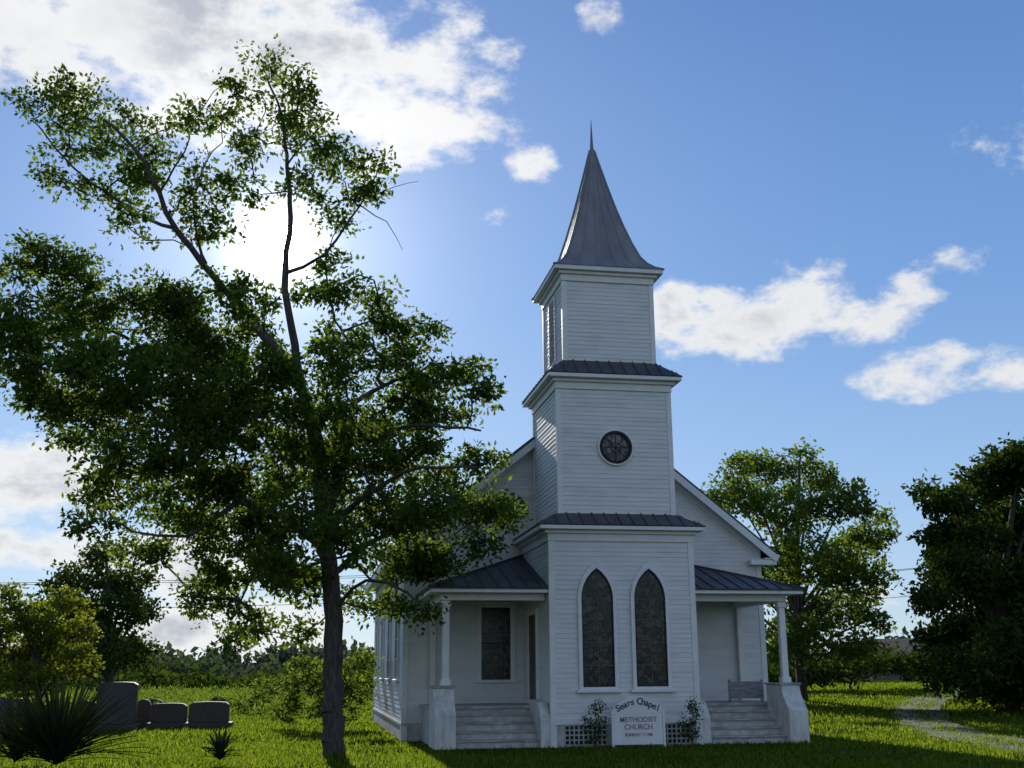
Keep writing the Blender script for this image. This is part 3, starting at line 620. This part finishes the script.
grave(36,gu(166,36),1.05,.74,.5,M_granite2,False);grave(36,gu(206,36),1.2,.78,.55,M_granite2,False);grave(37,gu(10,37),.9,.95,.3,M_granite)
grave(44,gu(150,44),.7,.7,.2,M_granite2);grave(47,gu(215,47),.6,.75,.2,M_granite2);grave(38,gu(82,38),.8,.8,.25,M_granite2);grave(33,gu(-10,33),1.1,1.0,.35,M_granite)
# ================================================================== HOUSE, MAILBOX, POWER LINE
h_=empty('farmhouse');c=cam_to_world(92,33,0);zb=float(terrain(c[0],c[1]))
a=Acc();a.box(c[0]-4.5,c[0]+4.5,c[1]-4,c[1]+4,zb-.5,zb+1.9);a.mk('walls',M_tan,h_)
a=Acc();a.prism([(c[0]-4.9,c[1]-4.5,zb+1.8),(c[0]-4.9,c[1]+4.5,zb+1.8),(c[0]-4.9,c[1],zb+3.2)],(9.8,0,0));a.mk('roof',M_brownroof,h_)
a=Acc();a.box(c[0]-3.2,c[0]-2.2,c[1]-4.03,c[1]-3.99,zb+.7,zb+1.7);a.box(c[0]+1,c[0]+2.,c[1]-4.03,c[1]-3.99,zb+.7,zb+1.7);a.mk('windows',M_pane,h_)
mb=empty('mailbox');c=gp(50,19.2)
a=Acc();a.box(c[0]-.05,c[0]+.05,c[1]-.05,c[1]+.05,c[2],c[2]+1.0);a.mk('post',M_trim,mb)
P=[(c[0]-.14,c[1]-.3,c[2]+1.0),(c[0]+.14,c[1]-.3,c[2]+1.0)]+[(c[0]+.14*math.cos(t),c[1]-.3,c[2]+1.15+.14*math.sin(t)) for t in np.linspace(0,math.pi,9)]
a=Acc();a.prism(P,(0,.6,0));a.mk('box',M_trim,mb);a=Acc();a.box(c[0]+.145,c[0]+.16,c[1]-.2,c[1]-.1,c[2]+1.1,c[2]+1.42);a.mk('flag',M_orange,mb)
pl=empty('power_line');pp=[cam_to_world(75,-75),cam_to_world(75,5),cam_to_world(72,30),cam_to_world(70,85)]
a=Acc()
for p in pp:
    zb=float(terrain(p[0],p[1]));a.beam((p[0],p[1],zb-.5),(p[0],p[1],8.8),.28,.28,(0,1,0));a.beam((p[0]-.0,p[1]-.9,8.2),(p[0],p[1]+.9,8.2),.1,.1)
a.mk('poles',M_pole,pl);a=Acc()
for i in range(len(pp)-1):
    for zz,dy in((8.3,-.8),(8.3,.8),(6.6,0)):
        p=Vector((pp[i][0],pp[i][1]+dy,zz));q=Vector((pp[i+1][0],pp[i+1][1]+dy,zz));pr=p
        for k in range(1,17):
            t=k/16;r=p.lerp(q,t)-Vector((0,0,4*.8*t*(1-t)));a.beam(pr,r,.03,.03);pr=r
a.mk('wires',M_wire,pl)

# ================================================================== WORLD
w=bpy.data.worlds.new('World');sc.world=w;w.use_nodes=True;nt=w.node_tree;nt.nodes.clear()
try: w.cycles.sampling_method='MANUAL';w.cycles.sample_map_resolution=512
except Exception: pass
L=nt.links.new
def M(op,a,b=None,c=None,clamp=False):
    n=nt.nodes.new('ShaderNodeMath');n.operation=op;n.use_clamp=clamp
    for i,q in enumerate((a,b,c)):
        if q is None:continue
        if isinstance(q,(int,float)):n.inputs[i].default_value=q
        else:L(q,n.inputs[i])
    return n.outputs[0]
def VM(op,a,b=None,c=None):
    n=nt.nodes.new('ShaderNodeVectorMath');n.operation=op
    for i,q in enumerate((a,b,c)):
        if q is None:continue
        if isinstance(q,tuple):n.inputs[i].default_value=q
        else:L(q,n.inputs[i])
    return n.outputs['Value'] if op in('LENGTH','DOT_PRODUCT') else n.outputs['Vector']
def SM(x,a,b):
    n=nt.nodes.new('ShaderNodeMapRange');n.interpolation_type='SMOOTHSTEP';L(x,n.inputs[0]);n.inputs[1].default_value=a;n.inputs[2].default_value=b;return n.outputs[0]
tc=nt.nodes.new('ShaderNodeTexCoord');dv=VM('NORMALIZE',tc.outputs['Generated'])
sp=nt.nodes.new('ShaderNodeSeparateXYZ');L(dv,sp.inputs[0])
az=M('MULTIPLY',M('ARCTAN2',sp.outputs[0],sp.outputs[1]),57.2958);el=M('MULTIPLY',M('ARCSINE',sp.outputs[2]),57.2958)
cb=nt.nodes.new('ShaderNodeCombineXYZ');L(az,cb.inputs[0]);L(el,cb.inputs[1]);ae=cb.outputs[0]
sky=nt.nodes.new('ShaderNodeTexSky');sky.sky_type='NISHITA';sky.sun_disc=False;sky.sun_elevation=SUN_EL;sky.sun_rotation=SUN_AZ;sky.air_density=1.0;sky.dust_density=.1;sky.ozone_density=2.0
tint=nt.nodes.new('ShaderNodeMix');tint.data_type='RGBA';tint.blend_type='MULTIPLY';tint.inputs[0].default_value=1;L(sky.outputs[0],tint.inputs[6]);tint.inputs[7].default_value=(.8,.95,1.15,1)
bg0=nt.nodes.new('ShaderNodeBackground');bg0.inputs[1].default_value=.09;L(tint.outputs[2],bg0.inputs[0])
g=nt.nodes.new('ShaderNodeValToRGB');e=g.color_ramp.elements
while len(e)<6:e.new(.5)
for i,(p,c) in enumerate([(0,(.55,.69,.85)),(.09,(.36,.55,.84)),(.2,(.20,.39,.76)),(.36,(.11,.26,.62)),(.55,(.07,.19,.50)),(1,(.05,.13,.38))]): e[i].position=p;e[i].color=(*c,1)
L(M('DIVIDE',el,90.0,clamp=True),g.inputs[0])
bg1=nt.nodes.new('ShaderNodeBackground');L(g.outputs[0],bg1.inputs[0]);bg1.inputs[1].default_value=1
bgm=nt.nodes.new('ShaderNodeMixShader');bgm.inputs[0].default_value=.72;L(bg0.outputs[0],bgm.inputs[1]);L(bg1.outputs[0],bgm.inputs[2])
def wn(scale,detail,rough,off=0):
    n=nt.nodes.new('ShaderNodeTexNoise');n.inputs['Scale'].default_value=scale;n.inputs['Detail'].default_value=detail;n.inputs['Roughness'].default_value=rough
    L(VM('MULTIPLY_ADD',dv,(1,1,1.7),(off,off*.7,off*.3)),n.inputs['Vector']);return n.outputs['Fac']
n1=wn(13,6,.62);n3=wn(5,2,.55,7.7)
clouds=[(-11,31.5,15,5.2,1.5),(-2.5,30.2,10,4.0,1.3),(3.8,27.3,6.0,2.4,1.0),(7.8,29.6,2.6,1.3,.7),
(9.8,31.0,1.7,.9,.6),(15.5,33.0,1.3,.8,.5),(11.4,25.7,2.2,.9,.6),(9.3,23.4,1.1,.6,.4),
(19.0,17.7,1.8,1.6,1.0),(22.5,17.1,4.4,1.9,1.15),(25.9,18.4,3.0,2.2,1.15),(28.0,16.9,3.2,1.4,1.0),(30.5,18.0,2.0,1.0,.7),(33.2,19.2,2.0,.7,.6),
(31.0,14.0,3.5,1.2,1.0),(34.6,13.8,2.4,1.0,.9),
(-13.5,8.9,4.5,2.0,1.1),(-11,5.4,8,1.3,1.0),(-5.5,5.2,4.5,2.3,1.0),(-4.5,2.2,8,1.5,1.0),(29.5,3.8,7,.9,.5),(50,24,12,4.5,1),(-45,28,16,7,1)]
mx=None
for (ca,ce,ra,re,am) in clouds:
    ln=VM('MULTIPLY_ADD',ae,(1/(ra*1.15),1/(re*1.15),0),(-ca/(ra*1.15),-ce/(re*1.15),0))
    d2=VM('DOT_PRODUCT',ln,ln);q=M('MULTIPLY_ADD',d2,-am,am)
    mx=q if mx is None else M('MAXIMUM',mx,q)
mx=M('MAXIMUM',mx,-1.0)
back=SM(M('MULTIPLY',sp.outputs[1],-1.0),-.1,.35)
fill_clouds=M('MULTIPLY',M('MULTIPLY',M('SUBTRACT',n3,.47),5.0),back)  # unseen cloud cover added behind the camera to brighten the church front
fill_clouds=M('SUBTRACT',fill_clouds,M('SUBTRACT',1.0,back))
mx=M('MAXIMUM',mx,fill_clouds)
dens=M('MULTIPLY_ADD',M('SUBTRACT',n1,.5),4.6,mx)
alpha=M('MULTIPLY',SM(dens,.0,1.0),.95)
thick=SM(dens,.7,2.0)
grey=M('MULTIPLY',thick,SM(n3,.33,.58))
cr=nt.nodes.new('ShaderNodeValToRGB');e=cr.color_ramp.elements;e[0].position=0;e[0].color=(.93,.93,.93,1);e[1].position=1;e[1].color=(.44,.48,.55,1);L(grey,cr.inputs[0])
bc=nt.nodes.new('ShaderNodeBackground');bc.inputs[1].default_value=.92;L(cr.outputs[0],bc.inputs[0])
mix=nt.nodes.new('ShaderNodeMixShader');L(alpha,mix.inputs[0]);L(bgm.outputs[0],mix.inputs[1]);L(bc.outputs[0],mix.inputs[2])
dp=M('MAXIMUM',VM('DOT_PRODUCT',dv,tuple(S)),0.0)
gl=M('ADD',M('MULTIPLY',M('POWER',dp,2500.0),4.0),M('ADD',M('MULTIPLY',M('POWER',dp,160.0),.42),M('MULTIPLY',M('POWER',dp,16.0),.13)))
gl=M('ADD',gl,M('MULTIPLY',SM(dp,.99972,.99988),30.0))
bs=nt.nodes.new('ShaderNodeBackground');bs.inputs[0].default_value=(1,.97,.93,1);L(gl,bs.inputs[1])
ad=nt.nodes.new('ShaderNodeAddShader');L(mix.outputs[0],ad.inputs[0]);L(bs.outputs[0],ad.inputs[1])
wo=nt.nodes.new('ShaderNodeOutputWorld');L(ad.outputs[0],wo.inputs[0])
ld=bpy.data.lights.new('sun','SUN');ld.energy=5;ld.angle=math.radians(.53);ld.color=(1,.94,.84);lo=bpy.data.objects.new('sun',ld);sc.collection.objects.link(lo);lo.rotation_euler=S.to_track_quat('Z','Y').to_euler()
# ================================================================== CAMERA
pit=.253;rol=-.007
F_=Vector((math.sin(A)*math.cos(pit),math.cos(A)*math.cos(pit),math.sin(pit)));R_=Vector((math.cos(A),-math.sin(A),0));U_=R_.cross(F_)
c,s=math.cos(rol),math.sin(rol);R2=c*R_+s*U_;U2=-s*R_+c*U_
cd=bpy.data.cameras.new('camera');co=bpy.data.objects.new('camera',cd);sc.collection.objects.link(co)
mw=Matrix.Identity(4)
for i in range(3): mw[i][0]=R2[i];mw[i][1]=U2[i];mw[i][2]=-F_[i]
mw[0][3],mw[1][3],mw[2][3]=-7.02,-25.02,1.64
co.matrix_world=mw;cd.sensor_width=36;cd.lens=1110/1024*36;cd.clip_end=6000;cd.clip_start=.1
sc.camera=co
